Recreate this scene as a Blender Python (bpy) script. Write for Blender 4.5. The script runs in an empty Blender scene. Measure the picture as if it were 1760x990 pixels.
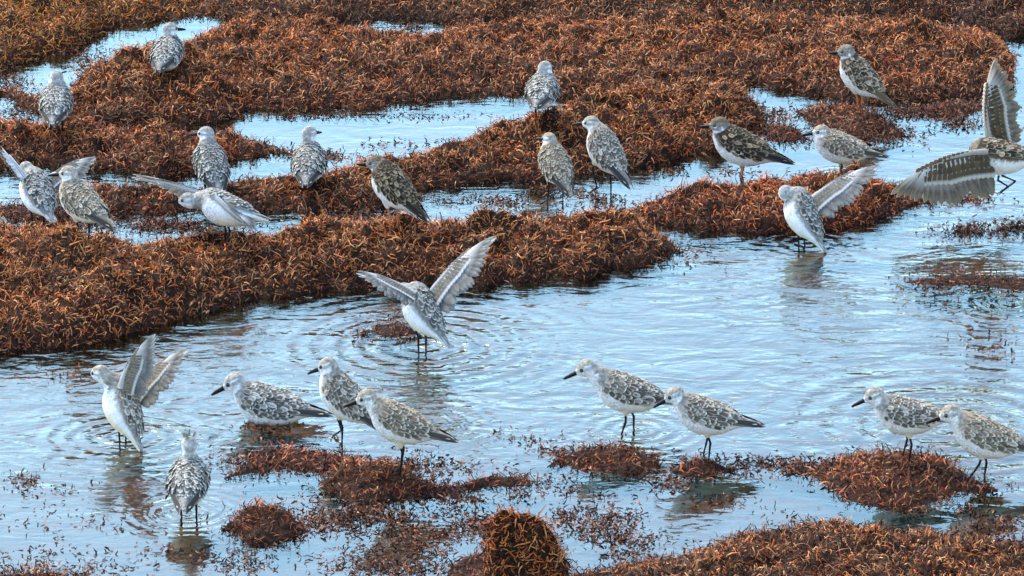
import bpy, math, random
import numpy as np
from mathutils import Vector, Matrix, noise as mnoise
from mathutils.bvhtree import BVHTree

R = math.radians
rnd = random.Random(7)
rng = np.random.default_rng(11)
S = bpy.context.scene
COL = S.collection

# ------------------------------------------------------------------ camera
CAM_H, PITCH, FPX = 3.0, R(18.0), 8480.0
cam_d = bpy.data.cameras.new('camera')
cam_d.sensor_width = 36.0
cam_d.lens = 36.0 * FPX / 1760.0
cam_d.clip_start, cam_d.clip_end = 0.1, 2000
cam = bpy.data.objects.new('camera', cam_d)
COL.objects.link(cam)
cam.location = (0, 0, CAM_H)
cam.rotation_euler = (math.pi / 2 - PITCH, 0, 0)
S.camera = cam

# ------------------------------------------------------------------ sky, sun, exposure
SUN_EL, SUN_AZ = R(48), R(-40)          # azimuth from +Y clockwise: from the left, veiled by thin cloud
w = bpy.data.worlds.new('World'); S.world = w
w.use_nodes = True
nt = w.node_tree; nt.nodes.clear()
sky = nt.nodes.new('ShaderNodeTexSky'); sky.sky_type = 'NISHITA'
sky.sun_disc = False
sky.sun_elevation, sky.sun_rotation = SUN_EL, SUN_AZ
sky.air_density, sky.dust_density, sky.ozone_density = 1.0, 1.2, 1.2
bg = nt.nodes.new('ShaderNodeBackground'); bg.inputs['Strength'].default_value = 0.15
wo = nt.nodes.new('ShaderNodeOutputWorld')
nt.links.new(sky.outputs[0], bg.inputs[0]); nt.links.new(bg.outputs[0], wo.inputs[0])
sd = bpy.data.lights.new('sun', 'SUN'); sd.energy = 1.45; sd.angle = R(24); sd.color = (1, .90, .74)
sun = bpy.data.objects.new('sun', sd); COL.objects.link(sun)
sdir = Vector((math.sin(SUN_AZ) * math.cos(SUN_EL), math.cos(SUN_AZ) * math.cos(SUN_EL), math.sin(SUN_EL)))
sun.rotation_euler = sdir.to_track_quat('Z', 'Y').to_euler()
S.view_settings.view_transform = 'Standard'; S.view_settings.look = 'None'
S.view_settings.gamma = 1.0
S.view_settings.exposure = 1.78
S.cycles.use_denoising = True
S.cycles.max_bounces = 6
S.cycles.transparent_max_bounces = 12

# ------------------------------------------------------------------ small helpers
FWD = np.array([0, math.cos(PITCH), -math.sin(PITCH)])
UPV = np.array([0, math.sin(PITCH), math.cos(PITCH)])
CAMP = np.array([0, 0, CAM_H])

def ray(px, py):
    d = FWD + np.array([1., 0, 0]) * ((px - 880) / FPX) - UPV * ((py - 495) / FPX)
    return d / np.linalg.norm(d)

def ground(px, py, z=0.0):              # the point of the level z that this direction meets
    d = ray(px, py)
    return CAMP + d * ((z - CAM_H) / d[2])

def pxm(py):                            # pixels per metre on the ground there
    return FPX * (math.sin(PITCH) + (py - 495) / FPX * math.cos(PITCH)) / CAM_H

def fbm(x, y, z=0.0, sc=1.0, oct=3):
    return mnoise.fractal(Vector((x * sc, y * sc, z)), 1.0, 2.0, oct)

def mesh_np(name, verts, faces_flat, nper, col=None, smooth=True, grow=None):
    """verts (N,3), faces_flat (M,nper) of one polygon size."""
    me = bpy.data.meshes.new(name)
    verts = np.asarray(verts, dtype=np.float32); f = np.asarray(faces_flat, dtype=np.int32)
    me.vertices.add(len(verts)); me.vertices.foreach_set('co', verts.ravel())
    me.loops.add(f.size); me.loops.foreach_set('vertex_index', f.ravel())
    me.polygons.add(len(f)); me.polygons.foreach_set('loop_start', np.arange(0, f.size, nper, dtype=np.int32))
    me.update(calc_edges=True)
    if smooth:
        me.polygons.foreach_set('use_smooth', np.ones(len(f), dtype=bool))
    if col is not None:
        a = me.color_attributes.new('tint', 'FLOAT_COLOR', 'POINT')
        c = np.ones((len(verts), 4), dtype=np.float32); c[:, :3] = col
        a.data.foreach_set('color', c.ravel())
    if grow is not None:
        a = me.attributes.new('grow', 'FLOAT_VECTOR', 'POINT')
        a.data.foreach_set('vector', np.ascontiguousarray(grow, dtype=np.float32).ravel())
    return me

def link(name, me, mat=None, parent=None, label=None, cat=None, group=None, kind=None):
    o = bpy.data.objects.new(name, me); COL.objects.link(o)
    if mat and me is not None:
        me.materials.clear(); me.materials.append(mat)
    if parent: o.parent = parent
    if label: o['label'] = label
    if cat: o['category'] = cat
    if group: o['group'] = group
    if kind: o['kind'] = kind
    return o

# ------------------------------------------------------------------ materials
def new_mat(name):
    m = bpy.data.materials.new(name); m.use_nodes = True
    n = m.node_tree.nodes; n.clear()
    return m, n, m.node_tree.links

def tint_mat(name, rough, spec=0.5, noise_amt=0.25, noise_scale=220., bump=0.0006, trans=0.0):
    m, n, l = new_mat(name)
    out = n.new('ShaderNodeOutputMaterial'); p = n.new('ShaderNodeBsdfPrincipled')
    at = n.new('ShaderNodeAttribute'); at.attribute_name = 'tint'
    tc = n.new('ShaderNodeTexCoord')
    nz = n.new('ShaderNodeTexNoise'); nz.inputs['Scale'].default_value = noise_scale; nz.inputs['Detail'].default_value = 2
    l.new(tc.outputs['Object'], nz.inputs['Vector'])
    mr = n.new('ShaderNodeMapRange'); mr.inputs[1].default_value = .25; mr.inputs[2].default_value = .75
    mr.inputs[3].default_value = 1 - noise_amt; mr.inputs[4].default_value = 1 + noise_amt
    l.new(nz.outputs[0], mr.inputs[0])
    mx = n.new('ShaderNodeVectorMath'); mx.operation = 'SCALE'
    l.new(at.outputs['Color'], mx.inputs[0]); l.new(mr.outputs[0], mx.inputs['Scale'])
    l.new(mx.outputs[0], p.inputs['Base Color'])
    p.inputs['Roughness'].default_value = rough
    p.inputs['Specular IOR Level'].default_value = spec
    if bump:
        b = n.new('ShaderNodeBump'); b.inputs['Distance'].default_value = bump; b.inputs['Strength'].default_value = .6
        l.new(nz.outputs[0], b.inputs['Height']); l.new(b.outputs[0], p.inputs['Normal'])
    if trans:
        t = n.new('ShaderNodeBsdfTranslucent'); l.new(mx.outputs[0], t.inputs[0])
        ms = n.new('ShaderNodeMixShader'); ms.inputs[0].default_value = trans
        l.new(p.outputs[0], ms.inputs[1]); l.new(t.outputs[0], ms.inputs[2]); l.new(ms.outputs[0], out.inputs[0])
    else:
        l.new(p.outputs[0], out.inputs[0])
    return m

def plain_mat(name, col, rough, spec=.5):
    m, n, l = new_mat(name)
    out = n.new('ShaderNodeOutputMaterial'); p = n.new('ShaderNodeBsdfPrincipled')
    tc = n.new('ShaderNodeTexCoord'); nz = n.new('ShaderNodeTexNoise'); nz.inputs['Scale'].default_value = 300
    l.new(tc.outputs['Object'], nz.inputs['Vector'])
    cr = n.new('ShaderNodeMix'); cr.data_type = 'RGBA'
    cr.inputs[6].default_value = (*[c * .7 for c in col], 1); cr.inputs[7].default_value = (*[min(1, c * 1.3) for c in col], 1)
    l.new(nz.outputs[0], cr.inputs[0]); l.new(cr.outputs[2], p.inputs['Base Color'])
    p.inputs['Roughness'].default_value = rough; p.inputs['Specular IOR Level'].default_value = spec
    l.new(p.outputs[0], out.inputs[0])
    return m

M_BODY = tint_mat('plumage', .85, .10, .14, 260, .0010)
M_FEATHER = tint_mat('feather', .75, .10, .12, 400, 0)
M_WING = tint_mat('flight_feather', .75, .12, .10, 300, 0, .38)
M_WEED = tint_mat('seaweed_frond', .62, .20, .25, 120, 0, .08)
def felt(m, amount):
    n, l = m.node_tree.nodes, m.node_tree.links
    p = next(x for x in n if x.type == 'BSDF_PRINCIPLED')
    at = n.new('ShaderNodeAttribute'); at.attribute_name = 'grow'
    g = n.new('ShaderNodeNewGeometry')
    mx = n.new('ShaderNodeMix'); mx.data_type = 'VECTOR'; mx.inputs[0].default_value = amount
    l.new(g.outputs['Normal'], mx.inputs[4]); l.new(at.outputs['Vector'], mx.inputs[5])
    nm = n.new('ShaderNodeVectorMath'); nm.operation = 'NORMALIZE'
    l.new(mx.outputs[1], nm.inputs[0]); l.new(nm.outputs[0], p.inputs['Normal'])
felt(M_WEED, .6)
M_BILL = plain_mat('black_bill', (.008, .008, .009), .5, .15)
M_LEG = plain_mat('black_leg', (.009, .009, .011), .5, .2)
M_OLEG = plain_mat('orange_leg', (.55, .16, .04), .5)
M_EYE = plain_mat('eye', (.006, .005, .005), .08, .8)

def mound_material():
    m, n, l = new_mat('seaweed_mat')
    out = n.new('ShaderNodeOutputMaterial'); p = n.new('ShaderNodeBsdfPrincipled')
    tc = n.new('ShaderNodeTexCoord')
    nz = n.new('ShaderNodeTexNoise'); nz.inputs['Scale'].default_value = 70; nz.inputs['Detail'].default_value = 6
    l.new(tc.outputs['Object'], nz.inputs['Vector'])
    cr = n.new('ShaderNodeValToRGB')
    cr.color_ramp.elements[0].position = .3; cr.color_ramp.elements[0].color = (.008, .004, .0025, 1)
    cr.color_ramp.elements[1].position = .75; cr.color_ramp.elements[1].color = (.05, .021, .010, 1)
    l.new(nz.outputs[0], cr.inputs[0]); l.new(cr.outputs[0], p.inputs['Base Color'])
    b = n.new('ShaderNodeBump'); b.inputs['Distance'].default_value = .012
    l.new(nz.outputs[0], b.inputs['Height']); l.new(b.outputs[0], p.inputs['Normal'])
    p.inputs['Roughness'].default_value = .8; p.inputs['Specular IOR Level'].default_value = .1
    l.new(p.outputs[0], out.inputs[0])
    return m
M_MOUND = mound_material()

def bed_material():
    m, n, l = new_mat('seabed')
    out = n.new('ShaderNodeOutputMaterial'); p = n.new('ShaderNodeBsdfPrincipled')
    g = n.new('ShaderNodeNewGeometry')
    nz = n.new('ShaderNodeTexNoise'); nz.inputs['Scale'].default_value = 26; nz.inputs['Detail'].default_value = 7
    n2 = n.new('ShaderNodeTexVoronoi'); n2.inputs['Scale'].default_value = 55
    l.new(g.outputs['Position'], nz.inputs['Vector']); l.new(g.outputs['Position'], n2.inputs['Vector'])
    cr = n.new('ShaderNodeValToRGB')
    cr.color_ramp.elements[0].position = .3; cr.color_ramp.elements[0].color = (.07, .030, .012, 1)
    cr.color_ramp.elements[1].position = .72; cr.color_ramp.elements[1].color = (.21, .095, .040, 1)
    l.new(nz.outputs[0], cr.inputs[0]); l.new(cr.outputs[0], p.inputs['Base Color'])
    b = n.new('ShaderNodeBump'); b.inputs['Distance'].default_value = .01
    l.new(n2.outputs[0], b.inputs['Height']); l.new(b.outputs[0], p.inputs['Normal'])
    p.inputs['Roughness'].default_value = .9
    l.new(p.outputs[0], out.inputs[0])
    return m

# ring ripples: pixel on the water, amplitude (m), wavelength (m), reach (m)
RINGS = [(730, 596, .0013, .044, .24), (1500, 502, .00035, .016, .03), (1095, 738, .0008, .032, .12),
         (1640, 730, .0014, .062, .30), (325, 880, .0007, .024, .09), (215, 752, .0012, .036, .14),
         (735, 725, .0009, .034, .12), (1388, 420, .0006, .030, .10), (660, 570, .0010, .030, .07),
         (1740, 520, .0009, .030, .10), (460, 722, .0007, .030, .09), (1437, 300, .0004, .022, .06)]

def water_material():
    m, n, l = new_mat('shallow_water')
    out = n.new('ShaderNodeOutputMaterial')
    g = n.new('ShaderNodeNewGeometry')
    def math_(op, a, b=None, c=None):
        x = n.new('ShaderNodeMath'); x.operation = op
        for i, v in enumerate((a, b, c)):
            if v is None: continue
            if isinstance(v, (int, float)): x.inputs[i].default_value = v
            else: l.new(v, x.inputs[i])
        return x.outputs[0]
    P = g.outputs['Position']
    def noise_(scale, detail, dist=0., off=0.):
        mp = n.new('ShaderNodeMapping'); mp.inputs['Scale'].default_value = scale
        mp.inputs['Rotation'].default_value = (0, 0, R(off)); mp.inputs['Location'].default_value = (off, off * 2, 0)
        l.new(P, mp.inputs['Vector'])
        t = n.new('ShaderNodeTexNoise'); t.noise_dimensions = '2D'
        t.inputs['Scale'].default_value = 1; t.inputs['Detail'].default_value = detail; t.inputs['Distortion'].default_value = dist
        l.new(mp.outputs[0], t.inputs['Vector'])
        return t.outputs[0]
    big = noise_((7.5, 13, 1), 2, .6, 8)
    mid = noise_((22, 42, 1), 2, .8, -6)
    fine = noise_((60, 90, 1), 2, .3, 20)
    calm = noise_((1.6, 1.1, 1), 1, 0, 40)
    sep = n.new('ShaderNodeSeparateXYZ'); l.new(P, sep.inputs[0])
    # the pools between the far ridges lie still, the open channel is ruffled by the wind
    def mr(v, a, b, c, d):
        x = n.new('ShaderNodeMapRange'); x.interpolation_type = 'SMOOTHSTEP'
        l.new(v, x.inputs[0])
        for i, q in enumerate((a, b, c, d)): x.inputs[i + 1].default_value = q
        return x.outputs[0]
    yb = ground(880, 400)[1]; yf = ground(880, 800)[1]; yff = ground(880, 850)[1]
    wind = math_('MULTIPLY', mr(sep.outputs['Y'], yb, yb + .5, 1., .35), mr(sep.outputs['Y'], yff - .05, yf, .4, 1.))
    wind = math_('MULTIPLY', wind, mr(calm, .35, .65, .6, 1.15))
    h = math_('ADD', math_('MULTIPLY', big, .0047), math_('MULTIPLY', mid, .0012))
    h = math_('ADD', h, math_('MULTIPLY', fine, .0004))
    h = math_('MULTIPLY', h, wind)
    for (px, py, am, wl, rc) in RINGS:
        c = ground(px, py)
        d = n.new('ShaderNodeVectorMath'); d.operation = 'DISTANCE'
        l.new(P, d.inputs[0]); d.inputs[1].default_value = (c[0], c[1], 0)
        dd = math_('ADD', d.outputs['Value'], math_('MULTIPLY', mid, wl * .5))
        s = math_('SINE', math_('MULTIPLY', dd, 2 * math.pi / wl))
        e = math_('POWER', math.e, math_('MULTIPLY', math_('POWER', math_('DIVIDE', dd, rc), 2.0), -1.0))
        h = math_('ADD', h, math_('MULTIPLY', math_('MULTIPLY', s, e), am * 1.3))
    b = n.new('ShaderNodeBump'); b.inputs['Strength'].default_value = 1; b.inputs['Distance'].default_value = 1
    l.new(h, b.inputs['Height'])
    gl = n.new('ShaderNodeBsdfGlossy'); gl.inputs['Roughness'].default_value = .04; gl.inputs['Color'].default_value = (.74, 1, .96, 1)
    tr = n.new('ShaderNodeBsdfTransparent'); tr.inputs[0].default_value = (.95, .84, .72, 1)
    fr = n.new('ShaderNodeFresnel'); fr.inputs['IOR'].default_value = 1.5
    l.new(b.outputs[0], gl.inputs['Normal']); l.new(b.outputs[0], fr.inputs['Normal'])
    mx = n.new('ShaderNodeMixShader')
    l.new(math_('MULTIPLY_ADD', fr.outputs[0], .90, .10), mx.inputs[0]); l.new(tr.outputs[0], mx.inputs[1]); l.new(gl.outputs[0], mx.inputs[2])
    l.new(mx.outputs[0], out.inputs[0])
    return m

# ------------------------------------------------------------------ seabed and water
def sheet(name, z, size, mat):
    v = [(-size, -size, z), (size, -size, z), (size, size, z), (-size, size, z)]
    return link(name, mesh_np(name, v, [(0, 1, 2, 3)], 4, smooth=False), mat, kind='structure')
sheet('seabed', -.035, 600, bed_material())
sheet('water', 0.0, 590, water_material())

# ------------------------------------------------------------------ seaweed
PAL = np.array([(.36, .16, .075), (.26, .10, .045), (.50, .28, .15), (.075, .032, .020), (.42, .18, .075), (.022, .012, .009), (.34, .21, .12),
                (.70, .50, .36), (.15, .055, .032), (.44, .14, .045), (.020, .012, .009), (.05, .024, .015), (.60, .41, .29), (.022, .012, .009), (.48, .30, .20)])

def fronds(P, N, n_each, L, W, tone, rs, seg=5, flat=0.0):
    """curled leaf ribbons growing from points P along normals N; tone (K,3) multiplies the palette."""
    K = len(P)
    t = np.linspace(0, 1, seg)
    rv = rs.normal(size=(K, 3)); rv[:, 2] *= (1 - flat)
    d = rv / np.linalg.norm(rv, axis=1, keepdims=True) + N * (.45 * (1 - flat))
    d /= np.linalg.norm(d, axis=1, keepdims=True)
    ax = np.cross(d, rs.normal(size=(K, 3))); ax /= np.linalg.norm(ax, axis=1, keepdims=True)
    ang = rs.uniform(1.5, 6.5, K) * (1 - .4 * flat)
    kink = rs.uniform(-1.6, 1.6, K)
    Ls = L * rs.uniform(.5, 1.5, K)
    Ws = W * rs.uniform(.55, 1.35, K)
    side0 = np.cross(d, ax)
    pts = np.zeros((K, seg, 3)); tang = np.zeros((K, seg, 3))
    cur = P.copy()
    for i in range(seg):
        a = ang * t[i] + kink * np.sin(t[i] * 5.0)
        dirn = d * np.cos(a)[:, None] + side0 * np.sin(a)[:, None] + ax * (.35 * np.sin(2.2 * t[i] + kink))[:, None]
        tang[:, i] = dirn
        pts[:, i] = cur
        cur = cur + dirn * (Ls / (seg - 1))[:, None]
    wid = np.interp(t, [0, .25, .6, 1], [.5, 1, .9, .2])
    tw = rs.uniform(-.9, .9, (K, 1)) + rs.uniform(-1.2, 1.2, (K, 1)) * t[None]
    bn = ax[:, None, :].repeat(seg, 1)
    nn = np.cross(bn, tang)
    b2 = bn * np.cos(tw)[..., None] + nn * np.sin(tw)[..., None]
    half = (Ws[:, None] * .5 * wid[None, :])[..., None]
    V = np.stack([pts - b2 * half, pts + b2 * half], axis=2)
    verts = V.reshape(-1, 3)
    base = (np.arange(K) * seg * 2)[:, None]
    quad = np.array([(i * 2, i * 2 + 1, i * 2 + 3, i * 2 + 2) for i in range(seg - 1)])
    faces = (base[:, :, None] + quad[None]).reshape(-1, 4)
    c = PAL[rs.integers(0, len(PAL), K)] * rs.lognormal(0, .38, (K, 1)) * tone * np.array([1.66, 1.34, .88])
    c *= np.minimum(1, .68 / c.max(axis=1, keepdims=True))
    cols = np.repeat(np.clip(c, .004, .75), seg * 2, axis=0)
    return verts, faces, cols

GRIDS = []           # (verts, quads) of every mound, for standing birds on them
N_FRONDS = 0

def sample(verts, quads, n, rs):
    a, b, c, d = (verts[quads[:, k]] for k in range(4))
    cr = np.cross(c - a, d - b); ar = np.linalg.norm(cr, axis=1) / 2
    idx = rs.choice(len(quads), n, p=ar / ar.sum())
    u, v = rs.random((2, n, 1))
    P = (a[idx] * (1 - u) + b[idx] * u) * (1 - v) + (d[idx] * (1 - u) + c[idx] * u) * v
    N = cr[idx] / (np.linalg.norm(cr[idx], axis=1, keepdims=True) + 1e-9)
    return P, N, ar.sum()

def weed(label, prof, k=.48, hmax=.11, back=.55, dens=42000, L=.028, W=.0022, tone=(1, 1, 1), rough=.28, step=9, seed=0, fringe=(10, 5), cat='seaweed', group=None):
    """One bank of washed-up weed. prof: (px, silhouette py, front waterline py). The front edge lies on the water,
    the crest stands where a bank of that height shows its top at the silhouette."""
    global N_FRONDS
    rs = np.random.default_rng(100 + seed)
    prof = sorted(prof)
    X = np.array([p[0] for p in prof], float); T = np.array([p[1] for p in prof], float); B = np.array([p[2] for p in prof], float)
    nx = max(8, int((X[-1] - X[0]) / step))
    xs = np.linspace(X[0], X[-1], nx)
    tt, bb = np.interp(xs, X, T) + fringe[0], np.interp(xs, X, B) - fringe[1]      # the growth stands this far over the bank
    bb = np.maximum(bb, tt + 2)
    # soften the corners of the outline
    for _ in range(3):
        tt[1:-1] = tt[1:-1] * .5 + (tt[:-2] + tt[2:]) * .25; bb[1:-1] = bb[1:-1] * .5 + (bb[:-2] + bb[2:]) * .25
    nf, nb = 12, 8
    V = np.zeros((nx, nf + nb + 1, 3))
    for i in range(nx):
        t_, b_ = tt[i], bb[i]
        b_ += 7 * fbm(xs[i], seed * 31., 0, .02, 2)
        s = pxm((t_ + b_) / 2)
        hp = min(k * .82 * max(2., b_ - t_), hmax * .88 * s * math.cos(PITCH))
        H = hp / (s * math.cos(PITCH))
        F = ground(xs[i], b_); C = ground(xs[i], t_ + hp); Bk = C + (C - F) * back
        for j in range(nf + nb + 1):
            if j <= nf:
                q = j / nf; p = F + (C - F) * q; z = math.sin(q * math.pi / 2) ** .55
            else:
                q = (j - nf) / nb; p = C + (Bk - C) * q; z = math.cos(q * math.pi / 2) ** .8
            nz = fbm(p[0], p[1], seed, 7, 3) * rough * 1.3 + fbm(p[0], p[1], seed + 9, 24, 2) * rough * .6
            zz = H * z * (1 + nz) + z * .036 * min(1, rough * 5, H / .055) * fbm(p[0], p[1], seed + 4, 19, 3) - .008 * (1 - z)
            V[i, j] = (p[0], p[1], zz)
    verts = V.reshape(-1, 3)
    nr = nf + nb + 1
    q = np.array([(i * nr + j, (i + 1) * nr + j, (i + 1) * nr + j + 1, i * nr + j + 1) for i in range(nx - 1) for j in range(nr - 1)])
    nm = 'seaweed_clump' if any(w_ in label for w_ in ('clump', 'tuft', 'lump', 'mat ', 'patch', 'trail')) else 'seaweed_bank'
    o = link(nm, mesh_np(nm, verts, q, 4), M_MOUND, label=label, cat=cat, group=group)
    GRIDS.append((verts, q))
    a = verts[q]; ar = (np.linalg.norm(np.cross(a[:, 2] - a[:, 0], a[:, 3] - a[:, 1]), axis=1) / 2).sum()
    n = int(ar * dens)
    P, N, _ = sample(verts, q, n, rs)
    # keep the growth where the picture or a step beside it can see it, thinner on the back slope
    xim = 880 + FPX * P[:, 0] / (P[:, 1] * math.cos(PITCH) + CAM_H * math.sin(PITCH))
    keep = (xim > -130) & (xim < 1890) & (P[:, 2] > -.006)
    P, N = P[keep], N[keep]
    n = len(P); N_FRONDS += n
    lump = np.array([fbm(p[0], p[1], seed + 2, 6, 3) for p in P]) * .6
    hue = np.array([fbm(p[0], p[1], seed + 20, 9, 2) for p in P])[:, None]
    lift = np.clip(P[:, 2] / .085, 0, 1) ** .8           # dried tops paler, more orange; wet foot darkened further to paint waterline shade
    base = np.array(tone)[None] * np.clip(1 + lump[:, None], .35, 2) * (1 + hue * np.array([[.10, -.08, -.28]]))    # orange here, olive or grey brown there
    dry_and_shade = np.array([1.32, 1.22, 1.0])[None] * lift[:, None] + np.array([.36, .29, .30])[None] * (1 - lift[:, None])
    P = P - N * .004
    fv, ff, fc = fronds(P, N, 1, L, W, base * dry_and_shade, rs)
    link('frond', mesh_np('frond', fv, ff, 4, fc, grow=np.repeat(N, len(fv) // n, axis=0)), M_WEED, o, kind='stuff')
    return o

# far banks first
weed('ochre seaweed bank in the top left corner behind the narrow pool',
     [(-160, -70, 150), (0, -75, 128), (60, -75, 108), (140, -70, 90), (165, -60, 62), (250, -45, 44), (300, -15, 34), (350, 5, 30), (420, 22, 34)],
     k=.42, tone=(1.75, 1.75, 1.05), seed=1)
weed('dark seaweed bank running along the top edge behind the widest bank',
     [(290, -20, 4), (380, -60, 36), (480, -90, 50), (640, -95, 42), (720, -95, 40), (800, -95, 50), (1000, -95, 60), (1300, -95, 45), (1560, -90, 40), (1760, -80, 40), (1900, -70, 50)],
     k=.42, tone=(.8, .8, .8), seed=2)
weed('widest rust brown seaweed bank across the top, behind the pale pool',
     [(290, 110, 140), (330, 68, 150), (400, 48, 188), (500, 40, 197), (650, 60, 192), (725, 62, 178), (800, 50, 172), (900, 46, 168), (1000, 48, 178), (1100, 42, 180), (1200, 34, 170), (1290, 28, 150),
      (1380, 34, 165), (1480, 40, 186), (1560, 48, 180), (1640, 52, 176), (1705, 62, 172), (1742, 92, 156)],
     k=.38, hmax=.10, tone=(1.08, .96, .9), seed=3)
weed('near black seaweed lump cut by the top right corner',
     [(1640, 20, 50), (1690, -30, 66), (1760, -40, 72), (1860, -40, 72)], k=.45, tone=(.5, .5, .55), seed=4)
weed('rounded seaweed mound at the upper left with the sandpiper facing away on its top',
     [(-20, 150, 172), (20, 145, 175), (60, 158, 200), (110, 155, 214), (150, 120, 222), (200, 93, 224), (260, 84, 222), (330, 88, 220), (390, 112, 212), (430, 150, 190), (445, 175, 185)],
     k=.50, hmax=.12, tone=(1., .92, .85), seed=5)
weed('left seaweed bank under the pair of sandpipers that face away, tapering into the pool',
     [(-160, 215, 300), (0, 212, 295), (100, 212, 290), (200, 215, 300), (280, 218, 310), (340, 222, 302), (400, 225, 282), (450, 236, 274), (490, 250, 268), (520, 261, 266)],
     k=.5, hmax=.08, tone=(1.05, .9, .85), seed=6)
weed('long seaweed bank in the middle rising rightward to an orange crest',
     [(100, 330, 350), (170, 312, 372), (260, 318, 374), (330, 322, 368), (380, 315, 368), (420, 304, 370), (500, 303, 374), (560, 296, 374), (620, 277, 372), (680, 268, 358), (720, 262, 336), (770, 243, 328), (830, 224, 320),
      (900, 207, 318), (980, 190, 308), (1020, 166, 302), (1100, 150, 290), (1200, 141, 276), (1260, 146, 262), (1300, 172, 236), (1318, 200, 215)],
     k=.50, hmax=.12, tone=(1.02, .94, .9), seed=7)
weed('seaweed bank at centre right behind the sandpiper with one wing raised',
     [(1020, 362, 368), (1100, 346, 384), (1160, 328, 396), (1250, 314, 405), (1330, 310, 408), (1400, 302, 404), (1480, 298, 394), (1540, 310, 374), (1590, 332, 352), (1610, 340, 346)],
     k=.52, hmax=.07, tone=(1.18, .92, .85), seed=8)
weed('largest seaweed bank at the left front reaching to the centre channel',
     [(-160, 405, 625), (0, 402, 610), (100, 402, 602), (190, 410, 592), (260, 414, 572), (330, 412, 547), (420, 402, 527), (500, 393, 516), (600, 383, 502), (690, 376, 497), (730, 382, 497), (800, 382, 496), (900, 377, 487), (1000, 368, 480),
      (1060, 364, 472), (1110, 376, 466), (1145, 398, 452), (1172, 425, 436)],
     k=.50, hmax=.12, tone=(.98, .9, .84), seed=9)
weed('low wet seaweed patch under the turnstone at the upper right',
     [(1370, 186, 200), (1400, 178, 226), (1450, 178, 246), (1500, 190, 250), (1530, 205, 246), (1560, 225, 240)], k=.3, hmax=.02, tone=(.65, .6, .62), seed=10)
weed('wet weed fringe along the foot of the widest bank at the right',
     [(1530, 186, 192), (1580, 176, 206), (1640, 172, 212), (1700, 170, 196), (1735, 178, 184)], k=.25, hmax=.015, tone=(.75, .66, .68), seed=11)
weed('small dark red clump in the water beside the orange crested bank',
     [(1300, 220, 226), (1325, 205, 246), (1352, 208, 254), (1380, 222, 244), (1395, 232, 238)], k=.4, hmax=.03, tone=(.8, .6, .62), seed=12)
for i, (nm, pr) in enumerate([
        ('small brown weed tuft afloat at the right, the left one of a close pair', [(1630, 394, 398), (1650, 384, 408), (1672, 384, 408), (1690, 394, 400)]),
        ('small brown weed tuft afloat at the right edge, right one of a close pair', [(1700, 392, 398), (1725, 380, 402), (1750, 376, 404), (1790, 384, 400)])]):
    weed(nm, pr, k=.45, hmax=.02, tone=(.9, .8, .75), seed=13 + i, step=5, group='small weed tufts afloat at the right')
weed('flat drowned weed mat in the channel at the right edge',
     [(1555, 482, 488), (1590, 478, 500), (1660, 474, 508), (1720, 478, 514), (1790, 482, 512)], k=.06, hmax=.004, fringe=(3, 2), L=.016, tone=(.62, .52, .5), seed=15)
weed('round low weed lump standing in for the wing reflection left of the flapping sandpiper',
     [(622, 568, 572), (640, 552, 582), (675, 546, 588), (705, 552, 588), (724, 566, 576)], k=.25, hmax=.012, tone=(.5, .48, .5), L=.018, seed=16)  # dark low mound added in place of the left wing's reflection
weed('low weed strip between the middle bank and the left front bank',
     [(-40, 352, 368), (40, 346, 392), (100, 352, 396), (180, 366, 384), (230, 370, 380)], k=.2, hmax=.02, tone=(.55, .5, .55), seed=17)
weed('small weed strip under the wings of the landing sandpiper',
     [(225, 382, 388), (260, 372, 396), (310, 374, 398), (350, 382, 392)], k=.3, hmax=.02, tone=(.6, .5, .52), seed=18)
# clumps in the front
weed('flattened dark red clump behind the round clump in the front',
     [(385, 812, 826), (425, 792, 828), (440, 770, 822), (490, 764, 818), (540, 768, 822), (590, 776, 812), (640, 790, 806)], k=0.30, hmax=.04, tone=(.80, .56, .58), seed=20, dens=32000)
weed('round rust brown clump in the front under the sandpiper in mid step',
     [(550, 826, 846), (575, 798, 862), (610, 788, 872), (660, 788, 872), (700, 800, 866), (735, 822, 856), (760, 836, 848)], k=0.40, hmax=.07, tone=(.95, .8, .75), seed=21, dens=32000)
weed('narrow weed trail right of the round front clump ending in a reddish tuft',
     [(725, 836, 848), (780, 826, 848), (830, 814, 846), (870, 808, 850), (905, 814, 840), (950, 818, 828)], k=.42, hmax=.03, tone=(.85, .66, .66), seed=22, dens=32000)
weed('dark clump standing in the water in front of the sandpiper with ruffled crown',
     [(380, 902, 912), (400, 882, 924), (430, 865, 942), (460, 864, 944), (490, 874, 938), (515, 892, 922), (530, 902, 912)], k=.48, hmax=.06, tone=(.66, .50, .50), seed=23, dens=32000)
weed('tall shaggy seaweed stack rising at the bottom edge of the centre',
     [(838, 900, 1020), (848, 880, 1030), (870, 868, 1035), (905, 868, 1038), (930, 880, 1036), (955, 915, 1032), (972, 950, 1026), (980, 985, 1015)], k=1.15, hmax=.24, back=.9, rough=.05, dens=70000, tone=(.62, .47, .40), seed=24, step=6)
weed('brown clump at centre right in front of the sandpiper wading ahead of another',
     [(940, 792, 800), (970, 772, 808), (1010, 764, 814), (1060, 762, 820), (1090, 768, 826), (1115, 778, 816), (1135, 790, 804)], k=0.32, hmax=.04, tone=(.85, .68, .64), seed=25, dens=32000)
weed('small clump under the feet of the second sandpiper of the centre right pair',
     [(1155, 800, 812), (1172, 786, 824), (1205, 782, 830), (1240, 790, 826), (1262, 800, 814)], k=0.32, hmax=.03, tone=(.8, .62, .6), seed=26, dens=32000)
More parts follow.
